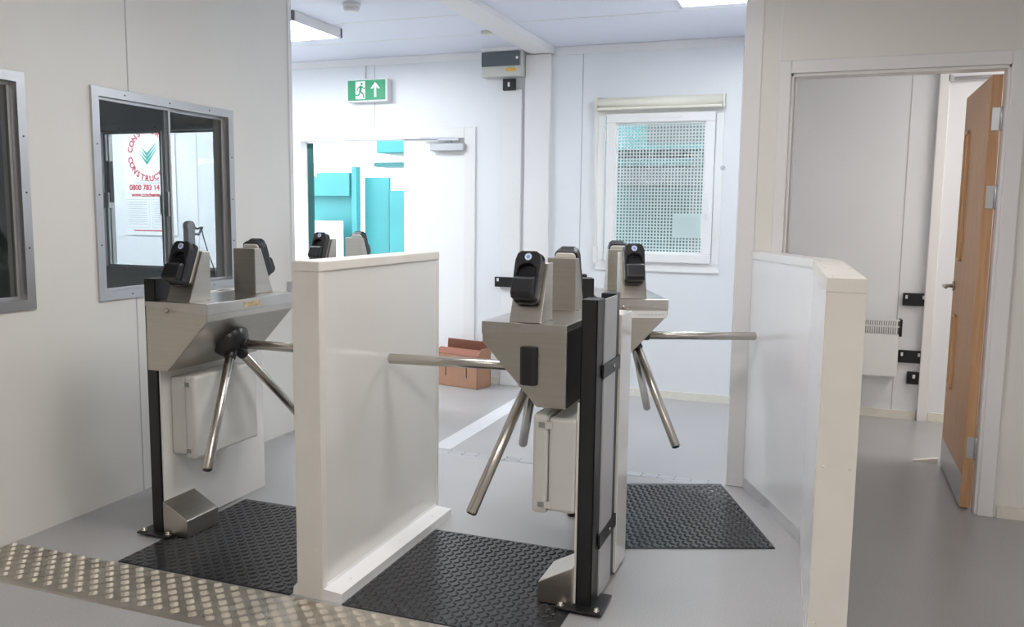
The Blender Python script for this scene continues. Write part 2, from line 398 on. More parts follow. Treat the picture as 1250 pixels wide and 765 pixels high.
# ------------------------------------------------------------------ exit doorway in the end wall
t = thing('door_1', 'white double exit door with one leaf open onto the bright yard', 'door', kind='structure')
f = MB()
x0, x1, zt = DOOR1[0], DOOR1[1], DOOR1[3]
f.box(x0 - .05, x0 + .045, YB - .016, YB + .10, 0, zt + .045); f.box(x1 - .045, x1 + .05, YB - .016, YB + .10, 0, zt + .045)
f.box(x0 + .045, x1 - .045, YB - .016, YB + .10, zt - .04, zt + .045)
f.build('door_frame', 'trim', t, bevel=.004)
MB().box(x0 + .045, x1 - .045, YB, YB + .10, 0, .018).build('threshold', 'aluframe', t)
lf = MB().box(-3.232, x1 - .047, YB + .012, YB + .06, .02, zt - .043); lf.box(-3.252, -3.20, YB + .055, YB + .068, .02, zt - .043)
lf = lf.build('fixed_leaf', 'upvc', t, bevel=.003); lf['label'] = 'closed white leaf'
c = MB().box(-2.965, -2.675, YB - .055, YB + .011, 1.845, 1.905); c.build('door_closer', 'greyplastic', lf, bevel=.008)
c = MB().path([(-2.80, YB - .03, 1.905), (-2.80, YB - .03, 1.945)], .014, 10); c.path([(-2.73, YB - .035, 1.94), (-3.06, YB - .05, 1.945)], .010, 8); c.box(-2.90, -2.72, YB - .05, YB - .02, 1.925, 1.945)
c.build('closer_arm', 'greyplastic', lf)
ol = thing('open_leaf', 'leaf', 'x'); del ol['category']; ol['label'] = 'teal faced leaf swung open outside'
ol.parent = t; ol.location = (x0 + .092, YB + .11, 0); ol.rotation_euler = (0, 0, R(125))
lm = MB().box(0, .92, 0, .045, .02, zt - .045); lm.box(.0, .92, .045, .05, .02, zt - .045, 1); lm.box(-.004, 0, 0, .045, .02, zt - .045, 1)
lm.build('leaf_panel', ['tealdk', 'tealdk'], ol)
hg = MB().box(-.03, .03, -.012, .002, 1.66, 1.76); hg.tube((0, -.012, 1.65), (0, -.012, 1.77), .011, 12); hg.build('hinge', 'whiteplastic', ol)

# ------------------------------------------------------------------ meshed window in the end wall
u0, u1, z0, z1 = WIN_C
t = thing('window_3', 'white casement window with a white security mesh outside', 'window', kind='structure')
f = MB()
def ringY(mb, a, ya, yb, wd, mi=0):
    mb.box(a[0], a[1], ya, yb, a[2], a[2] + wd, mi); mb.box(a[0], a[1], ya, yb, a[3] - wd, a[3], mi)
    mb.box(a[0], a[0] + wd, ya, yb, a[2] + wd, a[3] - wd, mi); mb.box(a[1] - wd, a[1], ya, yb, a[2] + wd, a[3] - wd, mi)
ringY(f, (u0 - .035, u1 + .035, z0 - .035, z1 + .02), YB - .012, YB + .02, .055)
f.box(u0 - .04, u1 + .04, YB - .014, YB, z0 - .05, z0 - .03)
f.build('window_frame', 'upvc', t, bevel=.004)
s = MB(); ringY(s, (-1.532, -.748, 1.015, 2.095), YB - .034, YB + .03, .066); ringY(s, (-1.47, -.81, 1.078, 2.032), YB - .012, YB + .03, .016)
s = s.build('sash', 'upvc', t, bevel=.005)
MB().box(-1.46, -.82, YB + .004, YB + .01, 1.085, 2.025).build('pane', 'glass', s)
h = MB().box(-.797, -.775, YB - .046, YB - .034, 1.44, 1.53); h.tube((-.786, YB - .05, 1.51), (-.786, YB - .085, 1.51), .010, 12); h.path([(-.786, YB - .08, 1.51), (-.786, YB - .08, 1.37)], .011, 12)
h.build('handle', 'upvc', s, bevel=.002)
MB().box(-1.30, -.98, YB - .038, YB - .034, 2.055, 2.07).build('vent_slot', 'trim', s)
MB().box(-1.552, -1.536, YB - .028, YB - .012, 1.90, 1.98).build('hinge', 'upvc', t)
g = MB(); pitch = .0238; gy = YB + .075
nx, nz = 28, 41; gx0, gz0 = -1.495, 1.06
for i in range(nx + 1): g.box(gx0 + i * pitch - .0048, gx0 + i * pitch + .0048, gy, gy + .006, gz0, gz0 + nz * pitch)
for j in range(nz + 1): g.box(gx0 - .005, gx0 + nx * pitch + .005, gy + .0045, gy + .0105, gz0 + j * pitch - .0046, gz0 + j * pitch + .0046)
tag(g.build('security_grille', 'upvc'), 'white square security mesh fixed outside the casement window', 'grille')
tag(MB().box(-1.035, -.80, YB + .060, YB + .066, 1.195, 1.375).build('notice_plate', 'backlit', bevel=.001), 'blank white plate fixed on the white security mesh', 'plate')
t = thing('roller_blind', 'rolled up cream roller blind above the meshed window', 'blind', (0, 0, 0))
b = MB(); b.lathe((-1.60, YB - .05, 2.17), (1, 0, 0), [(0, .038), (.905, .038)], 20); b.box(-1.60, -.695, YB - .04, YB - .002, 2.135, 2.205); b.build('cassette', 'blindcream', t)
MB().box(-1.595, -.70, YB - .088, YB - .058, 2.118, 2.136).build('bottom_bar', 'blindcream', t, bevel=.004)
for xx in (-1.612, -.695): MB().box(xx, xx + .012, YB - .09, YB - .002, 2.118, 2.212).build('end_bracket', 'blindcream', t, bevel=.003)
c = MB(); c.path([(-1.605, YB - .05, 2.12), (-1.585, YB - .05, 1.10)], .004, 6); c.path([(-1.620, YB - .05, 2.12), (-1.60, YB - .05, 1.10)], .004, 6); c.build('chain', 'blindcream', t)
MB().box(-1.612, -1.575, YB - .06, YB - .035, 1.00, 1.12).build('chain_weight', 'whiteplastic', t, bevel=.006)
MB().lathe((-.69, YB, 1.70), (0, -1, 0), [(0, .016), (.012, .016), (.02, .008)], 14).build('chain_hook', 'greyplastic', t)

# ------------------------------------------------------------------ fittings on the end wall
t = thing('exit_sign', 'green and white running man exit sign with an up arrow', 'sign', (-3.515, YB, 2.335))
MB().box(-.185, .185, -.075, -.001, -.09, .09).build('housing', 'whiteplastic', t, bevel=.006)
MB().box(-.177, .165, -.0775, -.0745, -.078, .080).build('sign_face', 'green', t)
sy0, sy1 = -.0785, -.0775
p = MB(); p.box(-.105, -.018, sy0, sy1, -.068, .07); p.build('doorway_symbol', 'signwhite', t)
rm = MB(); Y_0, Y_1 = -.0795, -.0785
def limb(a, b, w):
    a, b = Vector((*a, 0)), Vector((*b, 0)); d = (b - a).normalized(); n = Vector((-d.y, d.x, 0)) * w
    rm.prism([((a + n).x, (a + n).y), ((a - n).x, (a - n).y), ((b - n).x, (b - n).y), ((b + n).x, (b + n).y)], Y_0, Y_1, 'Y')
rm.lathe((-.050, Y_1, .052), (0, -1, 0), [(0, .011), (.001, .011)], 14)
limb((-.055, .038), (-.062, -.012), .012); limb((-.052, .034), (-.025, .012), .005); limb((-.025, .012), (-.012, .020), .005)
limb((-.060, .034), (-.085, .018), .005); limb((-.085, .018), (-.090, -.006), .005)
limb((-.058, -.012), (-.034, -.030), .007); limb((-.034, -.030), (-.028, -.064), .006)
limb((-.064, -.012), (-.076, -.036), .007); limb((-.076, -.036), (-.110, -.040), .006)
rm.build('running_figure', 'green', t)
ar = MB(); ar.box(.066, .084, sy0, sy1, -.055, .045)
ar.prism([(.075, .062), (.118, .012), (.098, .012), (.075, .038), (.052, .012), (.032, .012)], sy0, sy1, 'Y'); ar.build('up_arrow', 'signwhite', t)

t = thing('fuse_box', 'grey consumer unit with smoked cover high on the end wall', 'fuse box', (-2.345, YB, 2.51))
MB().box(-.165, .165, -.10, -.001, -.12, .115).build('body', 'encl', t, bevel=.008)
MB().box(-.158, .148, -.118, -.10, -.045, .060).build('smoked_cover', 'smoked', t, bevel=.004)
MB().tube((.132, -.118, .01), (.132, -.124, .01), .011, 12).build('latch', 'whiteplastic', t)
MB().box(.04, .115, -.1015, -.0995, -.085, -.06).build('warning_label', 'yellow', t)
MB().box(-.16, .16, -.114, -.099, .066, .112).build('top_flange', 'whiteplastic', t)

def switch(name, label, x, y, z, w, h, rock, cat='switch', group=None, rz=0., metal='black'):
    t = thing(name, label, cat, (x, y, z), rz, group)
    MB().box(-w / 2, w / 2, -.028, -.001, -h / 2, h / 2).build('faceplate', metal, t, bevel=.003)
    for (rx, rz_, rw, rh) in rock: MB().box(rx - rw / 2, rx + rw / 2, -.032, -.027, rz_ - rh / 2, rz_ + rh / 2).build('rocker', 'whiteplastic', t, bevel=.002)
    return t
switch('isolator_switch', 'black isolator switch with white rocker just under the fuse box', -2.30, YB - .03, 2.335, .10, .085, [(.0, .0, .016, .034)])
DR = [(-.088, .017, .018, .026), (.088, .017, .018, .026)]
SG = 'black double sockets'
switch('double_socket', 'black double socket above the cardboard box, past the smaller steel pedestal', -2.285, YB - .031, .826, .23, .078, DR, 'socket', SG)
switch('double_socket', 'black double socket showing only its edge beside the steel reader pedestals', -1.845, YB, .835, .23, .078, DR, 'socket', SG)
switch('double_socket', 'black double socket above the heater, upper of the two by the corner duct', .603, YB, .820, .146, .084, [(-.052, .016, .014, .024), (.052, .016, .014, .024)], 'socket', SG)
switch('double_socket', 'black double socket beside the heater, lower of the two by the corner duct', .598, YB, .432, .146, .084, [(-.052, .016, .014, .024), (.052, .016, .014, .024)], 'socket', SG)
switch('spur_switch', 'small square black switch near the floor below the two sockets', .628, YB, .288, .084, .084, [(.0, .012, .016, .026)])
switch('single_socket', 'small grey socket at the free end of the cream window wall', XL, 4.335, .905, .05, .05, [], 'socket', rz=R(90), metal='greyplastic')

t = thing('convector_heater', 'white wall heater with a slotted top grille and black end', 'heater', (.18, YB, .30))
MB().box(-.33, .335, -.105, -.012, 0, .29).build('body', 'upvc', t, bevel=.006)
g = MB().box(-.33, .335, -.085, -.012, .29, .375, 1)
for k in range(46): g.box(-.325 + k * .0142, -.3165 + k * .0142, -.108, -.084, .293, .385)
g.box(-.33, .335, -.109, -.103, .335, .345); g.box(-.33, .335, -.109, -.103, .378, .386)
g.build('grille', ['upvc', 'encl_d'], t)
for xx in (-.348, .335): MB().box(xx, xx + .016, -.112, -.01, .275, .39).build('end_cap', 'plastic', t, bevel=.004)
for xx in (-.25, .25): MB().box(xx - .02, xx + .02, -.012, -.001, .05, .25).build('bracket', 'greyplastic', t)

# pipe above the timber door's room
t = MB(); t.path([(.73, YB - .03, 2.255), (1.25, YB - .03, 2.265)], .012, 10); t.box(.712, .742, YB - .05, YB - .002, 2.235, 2.275)
tag(t.build('conduit_pipe', 'aluframe'), 'thin grey conduit under the ceiling behind the open timber door', 'pipe')

# ------------------------------------------------------------------ timber door
t = thing('door_2', 'beech timber door standing open in a white frame', 'door', kind='structure')
x0, x1, zt = DOOR2[0], DOOR2[1], DOOR2[3]
f = MB()
f.box(x0, x0 + .025, YP - .004, YP + PT + .004, 0, zt); f.box(x1 - .022, x1, YP - .004, YP + PT + .004, 0, zt); f.box(x0, x1, YP - .004, YP + PT + .004, zt - .025, zt)
f.box(x0 - .045, x0 + .010, YP - .018, YP, 0, zt + .05); f.box(x1 - .010, x1 + .055, YP - .018, YP, 0, zt + .05); f.box(x0 + .010, x1 - .010, YP - .018, YP, zt - .01, zt + .05)
f.box(x0 + .025, x0 + .037, YP + .02, YP + .05, 0, zt - .025)
f.build('door_frame', 'trim', t, bevel=.004)
lf = thing('leaf', 'x', 'x'); del lf['category']; del lf['label']; lf.parent = t; lf.location = (.716, YP + .05, 0); lf.rotation_euler = (0, 0, R(-.6))
W = .775
d = MB()  # leaf lies along +y from its hinge edge; thickness in -x
d.box(-.044, 0, 0, W, .012, 1.992)
d.build('slab', 'wood', lf, bevel=.002)
for (ya, yb, za, zb, nm) in ((.545, .665, 1.14, 1.80, 'vision_panel'), (.545, .665, .47, .86, 'vision_panel')):
    q = MB()
    for (a, b_, c_, e_) in ((ya, yb, za, za + .014), (ya, yb, zb - .014, zb), (ya, ya + .014, za, zb), (yb - .014, yb, za, zb)):
        q.box(-.056, .012, a, b_, c_, e_, 0)
    q.box(-.048, .004, ya + .014, yb - .014, za + .014, zb - .014, 1)
    q.build(nm, ['woodpale', 'woodpale'], lf)
MB().box(-.0465, -.0435, .01, W - .01, .014, .165).build('kick_plate', 'kick', lf)
h = MB().lathe((-.044, W - .05, 1.0), (-1, 0, 0), [(0, .026), (.01, .026)], 18); h.path([(-.05, W - .05, 1.0), (-.095, W - .05, 1.0), (-.095, W - .15, 1.0)], .010, 12); h.build('lever_handle', 'chrome', lf)
for z in (1.80, 1.455, .30):
    h = MB().box(-.034, .004, -.003, .0015, z - .05, z + .05); h.box(.0, .018, -.010, -.002, z - .05, z + .05); h.tube((.003, -.008, z - .052), (.003, -.008, z + .052), .007, 10)
    h.build('hinge', 'kick', lf)
# loose timber wedge holding the door
w = MB().prism([(0, 0), (.125, 0), (.125, .030), (0, .004)], -.016, .016, 'Y').build('door_wedge', 'skirt', bevel=.001)
w.location = (.545, 5.14, 0); w.rotation_euler = (0, 0, R(-4)); tag(w, 'small pale wooden wedge on the floor at the foot of the timber door', 'wedge')

# ------------------------------------------------------------------ lights and ceiling fittings
def panel_light(label, x0, x1, y0, y1, drop, m='lamp'):
    t = thing('ceiling_light', label, 'light', ((x0 + x1) / 2, (y0 + y1) / 2, H), 0, 'square ceiling light panels')
    a, b = (x1 - x0) / 2, (y1 - y0) / 2
    f = MB(); z0, z1 = -drop, -.001
    f.box(-a, a, -b, -b + .022, z0, z1); f.box(-a, a, b - .022, b, z0, z1); f.box(-a, -a + .022, -b, b, z0, z1); f.box(a - .022, a, -b, b, z0, z1)
    f.build('frame', 'whiteplastic', t, bevel=.002)
    MB().box(-a + .02, a - .02, -b + .02, b - .02, z0 + .004, z1 - .006).build('diffuser', m, t)
panel_light('surface mounted square light panel near the exit doorway', -4.36, -3.165, 4.62, 5.20, .062)
panel_light('flush light panel cut off at the ceiling edge above the meshed window', -.87, -.40, 4.55, 5.24, .012)
panel_light('added fill light panel over the lobby sign, out of view', -6.5, -5.3, 4.75, 5.45, .06)  # unseen panel added to brighten the lobby wall behind the sign
panel_light('added fill light panel over the room behind the timber door, out of view', 1.25, 2.15, 4.75, 5.65, .012, 'filldim')  # unseen panel added to light the room past the door
panel_light('added fill light panel over the turnstile lanes, out of view', -1.6, -.4, 2.45, 3.05, .06, 'fillsoft')  # added above the view to lift lane floor and partition faces
panel_light('added fill light panel near the camera, out of view', -1.0, .2, .0, .6, .06, 'fillwarm')  # unseen fill added for the near room
panel_light('added fill light panel before the cream cross wall, out of view', .9, 2.1, -.2, .4, .06, 'fillwarm')  # unseen fill added to light the cream cross wall
t = thing('smoke_detector', 'round white smoke detector on the ceiling near the light panel', 'detector', (-2.735, 4.60, H), 0)
MB().lathe((0, 0, -.001), (0, 0, -1), [(0, .055), (.018, .055), (.022, .05)], 24).build('base', 'whiteplastic', t)
MB().lathe((0, 0, -.023), (0, 0, -1), [(0, .047), (.014, .047), (.026, .03)], 24).build('sensing_head', 'whiteplastic', t)
t = MB().box(-2.27, -2.185, 5.52, 5.58, H - .024, H - .001).build('junction_box', 'skirt', bevel=.004)
tag(t, 'tiny cream junction box on the ceiling beside the beam', 'junction box')

# ------------------------------------------------------------------ cardboard box
a = R(-12)
t = thing('cardboard_box', 'open brown cardboard box on the floor against the end wall', 'box', (-2.45, 5.935, 0), a)
b = MB(); bw, bd, bh, th_ = .42, .19, .255, .006
b.box(-bw, 0, 0, th_, 0, bh); b.box(-bw, 0, bd - th_, bd, 0, bh); b.box(-bw, -bw + th_, 0, bd, 0, bh); b.box(-th_, 0, 0, bd, 0, bh); b.box(-bw, 0, 0, bd, 0, th_)
for xx in (-.30, -.10): b.box(xx - .004, xx + .004, -.0012, 0, .08, .235, 1)
b.prism([(-.27, .10), (-.13, .10), (-.13, .20), (-.27, .20)], -.0008, 0, 'Y', 2)
b.build('carton', ['card', 'slot', 'card'], t)
def flap(nm, pts, m='card'):
    q = MB(); A = [Vector(p) for p in pts]; n = (A[1] - A[0]).cross(A[2] - A[0]).normalized() * .005
    q.rings([[p for p in A], [p + n for p in A]]); 
    for fc in q.bm.faces: fc.smooth = False
    return q.build(nm, m, t)
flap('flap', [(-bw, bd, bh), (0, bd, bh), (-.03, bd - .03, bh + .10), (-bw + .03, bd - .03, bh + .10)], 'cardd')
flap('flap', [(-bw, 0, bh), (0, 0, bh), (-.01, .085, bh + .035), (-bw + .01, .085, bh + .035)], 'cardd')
flap('flap', [(0, 0, bh), (0, bd, bh), (.02, bd - .02, bh + .06), (.02, .02, bh + .06)])

# ------------------------------------------------------------------ low partitions
def rivets(mb, pts, ax, r=.006, mi=1):
    for p in pts: mb.lathe(p, ax, [(0, r), (.002, r), (.004, r * .5)], 10, mi)
PH = 1.187
t = thing('low_partition', 'cream half height partition with a white plinth between the two turnstile lanes', 'partition', (-1.628, 2.425, 0), 0, 'low partitions', 'thing')
MB().box(-.048, .048, .004, .945, 0, PH - .03).build('panel', 'part', t)
MB().box(-.053, .053, -.002, .950, PH - .036, PH).build('top_cap', 'cap', t, bevel=.004)
e = MB().box(-.052, .052, -.004, .028, 0, PH - .036); rivets(e, [(.03, -.004, .66), (-.03, -.004, .66), (.03, -.004, .18), (-.03, -.004, .18)], (0, -1, 0), .004, 0); e.build('end_cap', 'cap', t, bevel=.004)
MB().box(-.051, .051, .925, .952, 0, PH - .036).build('end_cap', 'cap', t, bevel=.004)
pl = MB().prism([(.048, 0), (.125, 0), (.125, .034), (.052, .040), (.048, .05)], .0, .925, 'Y'); rivets(pl, [(.09, .12, .036), (.09, .5, .036), (.09, .8, .036)], (0, 0, 1), .004); pl.build('plinth', ['trim', 'cap'], t)
MB().prism([(-.048, 0), (-.075, 0), (-.07, .03), (-.052, .05), (-.048, .05)], .0, .925, 'Y').build('plinth', 'trim', t)

t = thing('low_partition', 'half height partition with a bend, coloured pale for lobby light, fixed to the corner post', 'partition', (0, 0, 0), 0, 'low partitions', 'thing')
P0, P1, P2 = Vector((-.314, 4.274)), Vector((-.026, 3.60)), Vector((.022, 2.46)); TH = .096
def off(p, q, d): n = (q - p).normalized(); return Vector((-n.y, n.x)) * d   # left-hand normal of the walking direction; camera-side lane lies on the other side
n1, n2 = off(P0, P1, 1), off(P1, P2, 1)
def isect(a, b, c, d):
    r_, s_ = b - a, d - c; k = ((c - a).x * s_.y - (c - a).y * s_.x) / (r_.x * s_.y - r_.y * s_.x); return a + r_ * k
B0, B2 = P0 + n1 * TH, P2 + n2 * TH
B1 = isect(P0 + n1 * TH, P1 + n1 * TH, P1 + n2 * TH, P2 + n2 * TH)
tt = (YP - .007 - P0.y) / (P1 - P0).y; B0 = isect(B0, B1, Vector((-1, YP - .007)), Vector((1, YP - .007))); P0 = isect(P0, P1, Vector((-1, YP - .007)), Vector((1, YP - .007)))
def quad(a, b, c, d): return [tuple(a), tuple(b), tuple(c), tuple(d)]
e1 = (P1 - P0).normalized() * .012; e2 = (P2 - P1).normalized()
MB().prism(quad(P0, P1, B1, B0), 0, PH - .03, 'Z').build('panel', 'partlit', t)
MB().prism(quad(P1, P2 - e2 * .03, B2 - e2 * .03, B1), 0, PH - .03, 'Z').build('panel', 'partlit', t)
o1, o2 = n1 * .004, n2 * .004
q = MB().prism(quad(P0 - o1, P1 - o1, B1 + o1, B0 + o1), PH - .034, PH, 'Z'); q.build('top_cap', 'trim', t)
q = MB().prism(quad(P1 - o2, P2 - o2 + e2 * .002, B2 + o2 + e2 * .002, B1 + o2), PH - .036, PH + .002, 'Z'); rivets(q, [(*(P2 - e2 * k + n2 * d), PH + .001) for k in (.08, .5, .95) for d in (.015, .09)], (0, 0, 1), .004, 0); q.build('top_cap', 'cap', t)
q = MB().prism(quad(P2 - o2 - e2 * .03, P2 - o2, B2 + o2, B2 + o2 - e2 * .03), 0, PH - .036, 'Z')
mid = (P2 + B2) / 2
rivets(q, [(*(mid + n2 * d), z) for d in (-.035, .035) for z in (.66, .20)], (e2.x, e2.y, 0), .005, 0)
q.build('end_cap', 'cap', t, bevel=.003)
sk = MB().prism([(0, 0), (-.014, 0), (-.012, .05), (0, .06)], 0, (P1 - P0).length, 'Y', X=Matrix.Translation((*P0, 0)) @ Matrix.Rotation(math.atan2((P1 - P0).y, (P1 - P0).x) - R(90), 4, 'Z')); sk.build('skirting', 'trim', t)
sk = MB().prism([(0, 0), (-.014, 0), (-.012, .05), (0, .06)], 0, (P2 - P1).length - .03, 'Y', X=Matrix.Translation((*P1, 0)) @ Matrix.Rotation(math.atan2((P2 - P1).y, (P2 - P1).x) - R(90), 4, 'Z')); sk.build('skirting', 'trim', t)

# ------------------------------------------------------------------ floor mats and tread plate
def lozenge(mb, c, ang, L, w, h, z, mi=0):
    u = Vector((math.cos(ang), math.sin(ang), 0)); v = Vector((-u.y, u.x, 0)); c = Vector((c[0], c[1], z))
    b = [c - u * L, c - v * w, c + u * L, c + v * w]; tp = [c - u * L * .55 + Vector((0, 0, h)), c - v * w * .45 + Vector((0, 0, h)), c + u * L * .55 + Vector((0, 0, h)), c + v * w * .45 + Vector((0, 0, h))]
    b = [mb.bm.verts.new(p) for p in b]; tp = [mb.bm.verts.new(p) for p in tp]
    mb._f(tp, mi)
    for i in range(4): mb._f([b[i], b[(i + 1) % 4], tp[(i + 1) % 4], tp[i]], mi)
def tread_mat(label, loc, rz, w, d):
    t = thing('tread_mat', label, 'mat', loc, rz, 'black chequered floor mats')
    MB().box(0, w, 0, d, 0, .006).build('sheet', 'matblack', t, bevel=.001)
    b = MB(); p = .0268
    for i in range(int(w / p)):
        for j in range(int(d / p)):
            lozenge(b, ((i + .5) * p, (j + .5) * p), R(45 if (i + j) % 2 else -45), .0165, .0056, .0034, .006)
    b.build('tread_pattern', 'matblack', t)
    return t
tread_mat('black chequered mat under the turnstile by the cream window wall', (-2.487, 2.412, 0), 0, .78, .77)
tread_mat('black chequered mat between the plinth and the middle turnstile', (-1.495, 2.412, 0), 0, .75, .755)
c = Vector((-.115, 3.50, 0)); rz = R(21.5)
tread_mat('black chequered mat set askew under the rear turnstile by the bent partition', c - Vector((math.cos(rz), math.sin(rz), 0)) * .78, rz, .78, .83)
t = thing('tread_plate_strip', 'worn aluminium tread plate strip across the floor in front of the lanes', 'floor plate', (XL + .012, 2.118, 0))
SW, SD = 2.55, .288
MB().prism([(0, 0), (0.008, .0045), (SD - .008, .0045), (SD, 0)], 0, SW, 'X').build('plate', 'alu', t)
b = MB(); cs = .036
for i in range(-2, int(SW / cs) + 2):
    for j in range(0, int(SD / cs) + 1):
        cx_, cy_ = (i + .5) * cs, (j + .3) * cs
        if not (.012 < cx_ < SW - .012 and .02 < cy_ < SD - .018): continue
        an = R(45 if (i + j) % 2 else -45); v = Vector((-math.sin(an), math.cos(an)))
        for k in (-2, -1, 0, 1, 2):
            q = Vector((cx_, cy_)) + v * k * .0064
            lozenge(b, q, an, .0175 - abs(k) * .001, .0024, .0026, .0045)
b.build('tread_pattern', 'alu', t)

# ------------------------------------------------------------------ turnstiles
def arm_dir(k, th=0.):
    a = Vector((.7071, 0, -.7071)); e = Vector((.7071, 0, .7071)); ang = th + k * 2 * math.pi / 3
    return a * .7071 + (e * math.cos(ang) + Vector((0, 1, 0)) * math.sin(ang)) * .7071
HW, ZT, ZL, ZB, XB = .152, .988, .918, .705, -.050
def turnstile(label, loc, rz, m=1, post=-.19, theta=0., end_plate=False, lock=True, sticker=False, deep=.131, ey=-.20, worn=False):
    """m=1: arms to local +x, m=-1: mirrored. y runs along the lane; both ends carry a reader."""
    t = thing('tripod_turnstile', label, 'turnstile', loc, rz, 'tripod turnstiles')
    def V(x, y, z): return Vector((m * x, y, z))
    def bx(mb, x0, x1, *r, mi=0): return mb.box(min(m * x0, m * x1), max(m * x0, m * x1), *r, mi)
    YL = .285
    # cabinet: flat back, upright lip, face raked inwards to a narrow bottom
    c = MB().prism([(-HW, ZB), (XB, ZB), (HW - .002, ZL), (HW - .002, ZT - .02), (-HW, ZT - .02)], -YL, YL, 'Y', m=m)
    cab = c.build('cabinet', 'steel', t, bevel=.003)
    l = MB().prism([(-HW - .001, ZT - .020), (HW, ZT - .045), (HW, ZT), (-HW - .001, ZT)], -YL - .0015, YL + .0015, 'Y', m=m)
    lid = l.build('lid', 'steel_d', t, bevel=.002)
    s = MB().box(min(-m * HW, -m * (HW + .003)), max(-m * HW, -m * (HW + .003)), -YL + .005, YL - .005, ZB + .004, ZT - .022); s.build('back_cover', 'black', cab)
    if lock:
        k = MB().lathe(V(-.045, -YL - .001, ZT - .035), (0, -1, 0), [(0, .010), (.006, .010), (.008, .006)], 16); k.lathe(V(-.018, -YL - .001, ZT - .037), (0, -1, 0), [(0, .005), (.004, .004)], 10); k.build('lock', 'chrome', lid)
    if end_plate:
        o_ = []; px0, px1 = -.055, .008
        e = MB().prism([(px0, 0), (px1, 0), (px1, -.010), (px1 - .012, -.020), (px0 + .016, -.022), (px0 + .004, -.012)], ZB + .075, ZB + .205, 'Z', m=m)
        e.bm.verts.ensure_lookup_table()
        for v in e.bm.verts: v.co.y += -YL
        e.build('end_reader', 'rubber', cab, bevel=.004)
    if worn:
        s = MB(); bx(s, HW - .0005, HW + .0008, -.06, .05, ZT - .034, ZT - .012); s.build('sticker', 'yellowworn', lid)
    if sticker:
        s = MB().box(min(-m * .03, m * (HW - .006)), max(-m * .03, m * (HW - .006)), -YL - .0032, -YL - .0012, ZL - .012, ZL + .020)
        for k in range(7): bx(s, .02 + k * .017, .033 + k * .017, -YL - .004, -YL - .003, ZL + .001, ZL + .006, mi=1)
        s.build('sticker', ['labelwhite', 'textgrey'], cab)
    # tripod head and its three bars
    hub = V(.040, -.005, .798); ax = Vector((m * .7071, 0, -.7071))
    h = MB().lathe(hub - ax * .03, ax, [(0, .082), (.03, .082), (.052, .072), (.075, .060), (.085, .046)], 28)
    hb = h.build('tripod_head', 'plastic', t)
    fl_ = MB().lathe(hub - ax * .032, ax, [(0, .098), (.008, .098), (.018, .090)], 28); fl_.build('flange', 'rubber', hb)
    for k in range(3):
        d = arm_dir(k, theta); d = Vector((m * d.x, d.y, d.z)); c0 = hub + ax * .012
        a = MB(); a.tube(c0 + d * .02, c0 + d * .588, .0195, 24); ao = a.build('bar', 'chrome', t)
        b = MB(); b.lathe(c0 + d * .025, d, [(0, .024), (.048, .024), (.054, .021)], 18); b.build('bar_socket', 'plastic', ao)
    # reader pedestals, one at each end
    for sg in (-1, 1):
        W_, yf, yb, zt2 = .055, .272, .145, ZT + .2
        p = MB().prism([(sg * yf, ZT + .0005), (sg * yb, ZT + .0005), (sg * yb, zt2), (sg * (yb + .045), zt2)], -W_ - .002, W_ + .002, 'X', m=m)
        po = p.build('reader_pedestal', 'steel', t, bevel=.0025)
        # slanted face frame: o at foot, v up the slope, n outwards
        o = Vector((0, sg * yf, ZT)); v = Vector((0, sg * (yb + .045 - yf), .2)).normalized(); u = Vector((1, 0, 0)); n = Vector((0, sg * v.z, abs(v.y)))
        X = Matrix((( u.x, v.x, n.x, o.x), (u.y, v.y, n.y, o.y), (u.z, v.z, n.z, o.z), (0, 0, 0, 1)))
        def outline(w, a, b_, r, top=.3):
            pts = []
            for cx1, cy1, a0 in ((w - r, b_ - r, 0), (-w + r, b_ - r, 90), (-w * .94 + r, a + r, 180), (w * .94 - r, a + r, 270)):
                for k in range(5): pts.append((cx1 + r * math.cos(R(a0 + k * 22.5)), cy1 + r * math.sin(R(a0 + k * 22.5))))
            return pts
        g = MB().prism(outline(.040, .075, .232, .014), .0005, .012, 'Z', X=X); g.build('mount_plate', 'encl', po)
        r = MB().prism(outline(.046, .060, .238, .018), .010, .034, 'Z', X=X)
        # raised rim: brow with badge, two cheeks; the hollow between them takes the finger
        brow = [(-.045, .150)] + [(-.046, .205), (-.040, .228), (-.026, .2385), (.026, .2385), (.040, .228), (.046, .205), (.045, .150), (.034, .150)] + [(.034 * math.cos(R(k)), .165 + .028 * math.sin(R(k))) for k in range(15, 180, 15)] + [(-.034, .150)]
        r.prism(brow, .030, .060, 'Z', X=X)
        r.prism([(-.045, .072), (-.034, .072), (-.034, .153), (-.045, .153)], .030, .058, 'Z', X=X); r.prism([(.034, .072), (.045, .072), (.045, .153), (.034, .153)], .030, .058, 'Z', X=X)
        ro = r.build('fingerprint_reader', 'plastic', t, bevel=.0035)
        hd = MB().prism([(.066, .030), (.066, .070), (.078, .086), (.132, .082), (.142, .070), (.142, .040), (.120, .034)], -.0385, .0385, 'X', X=X); hd.build('finger_hood', 'plastic', ro, bevel=.005)
        MB().prism([(-.03, .142), (.03, .142), (.03, .185), (-.03, .185)], .0335, .0355, 'Z', X=X).build('sensor_window', 'sensor', ro)
        bd = MB().lathe(X @ Vector((0, .2155, .0595)), n, [(0, .0125), (.0015, .0125)], 20); bd.lathe(X @ Vector((0, .2155, .061)), n, [(0, .006), (.0006, .006)], 12, 1)
        bd.build('status_badge', ['badge', 'badge_mark'], ro)
        for xx in (-.061, .061): MB().lathe(V(xx, sg * (yb + .02), ZT), (0, 0, 1), [(0, .005), (.003, .004)], 8).build('fixing_bolt', 'chrome', po)
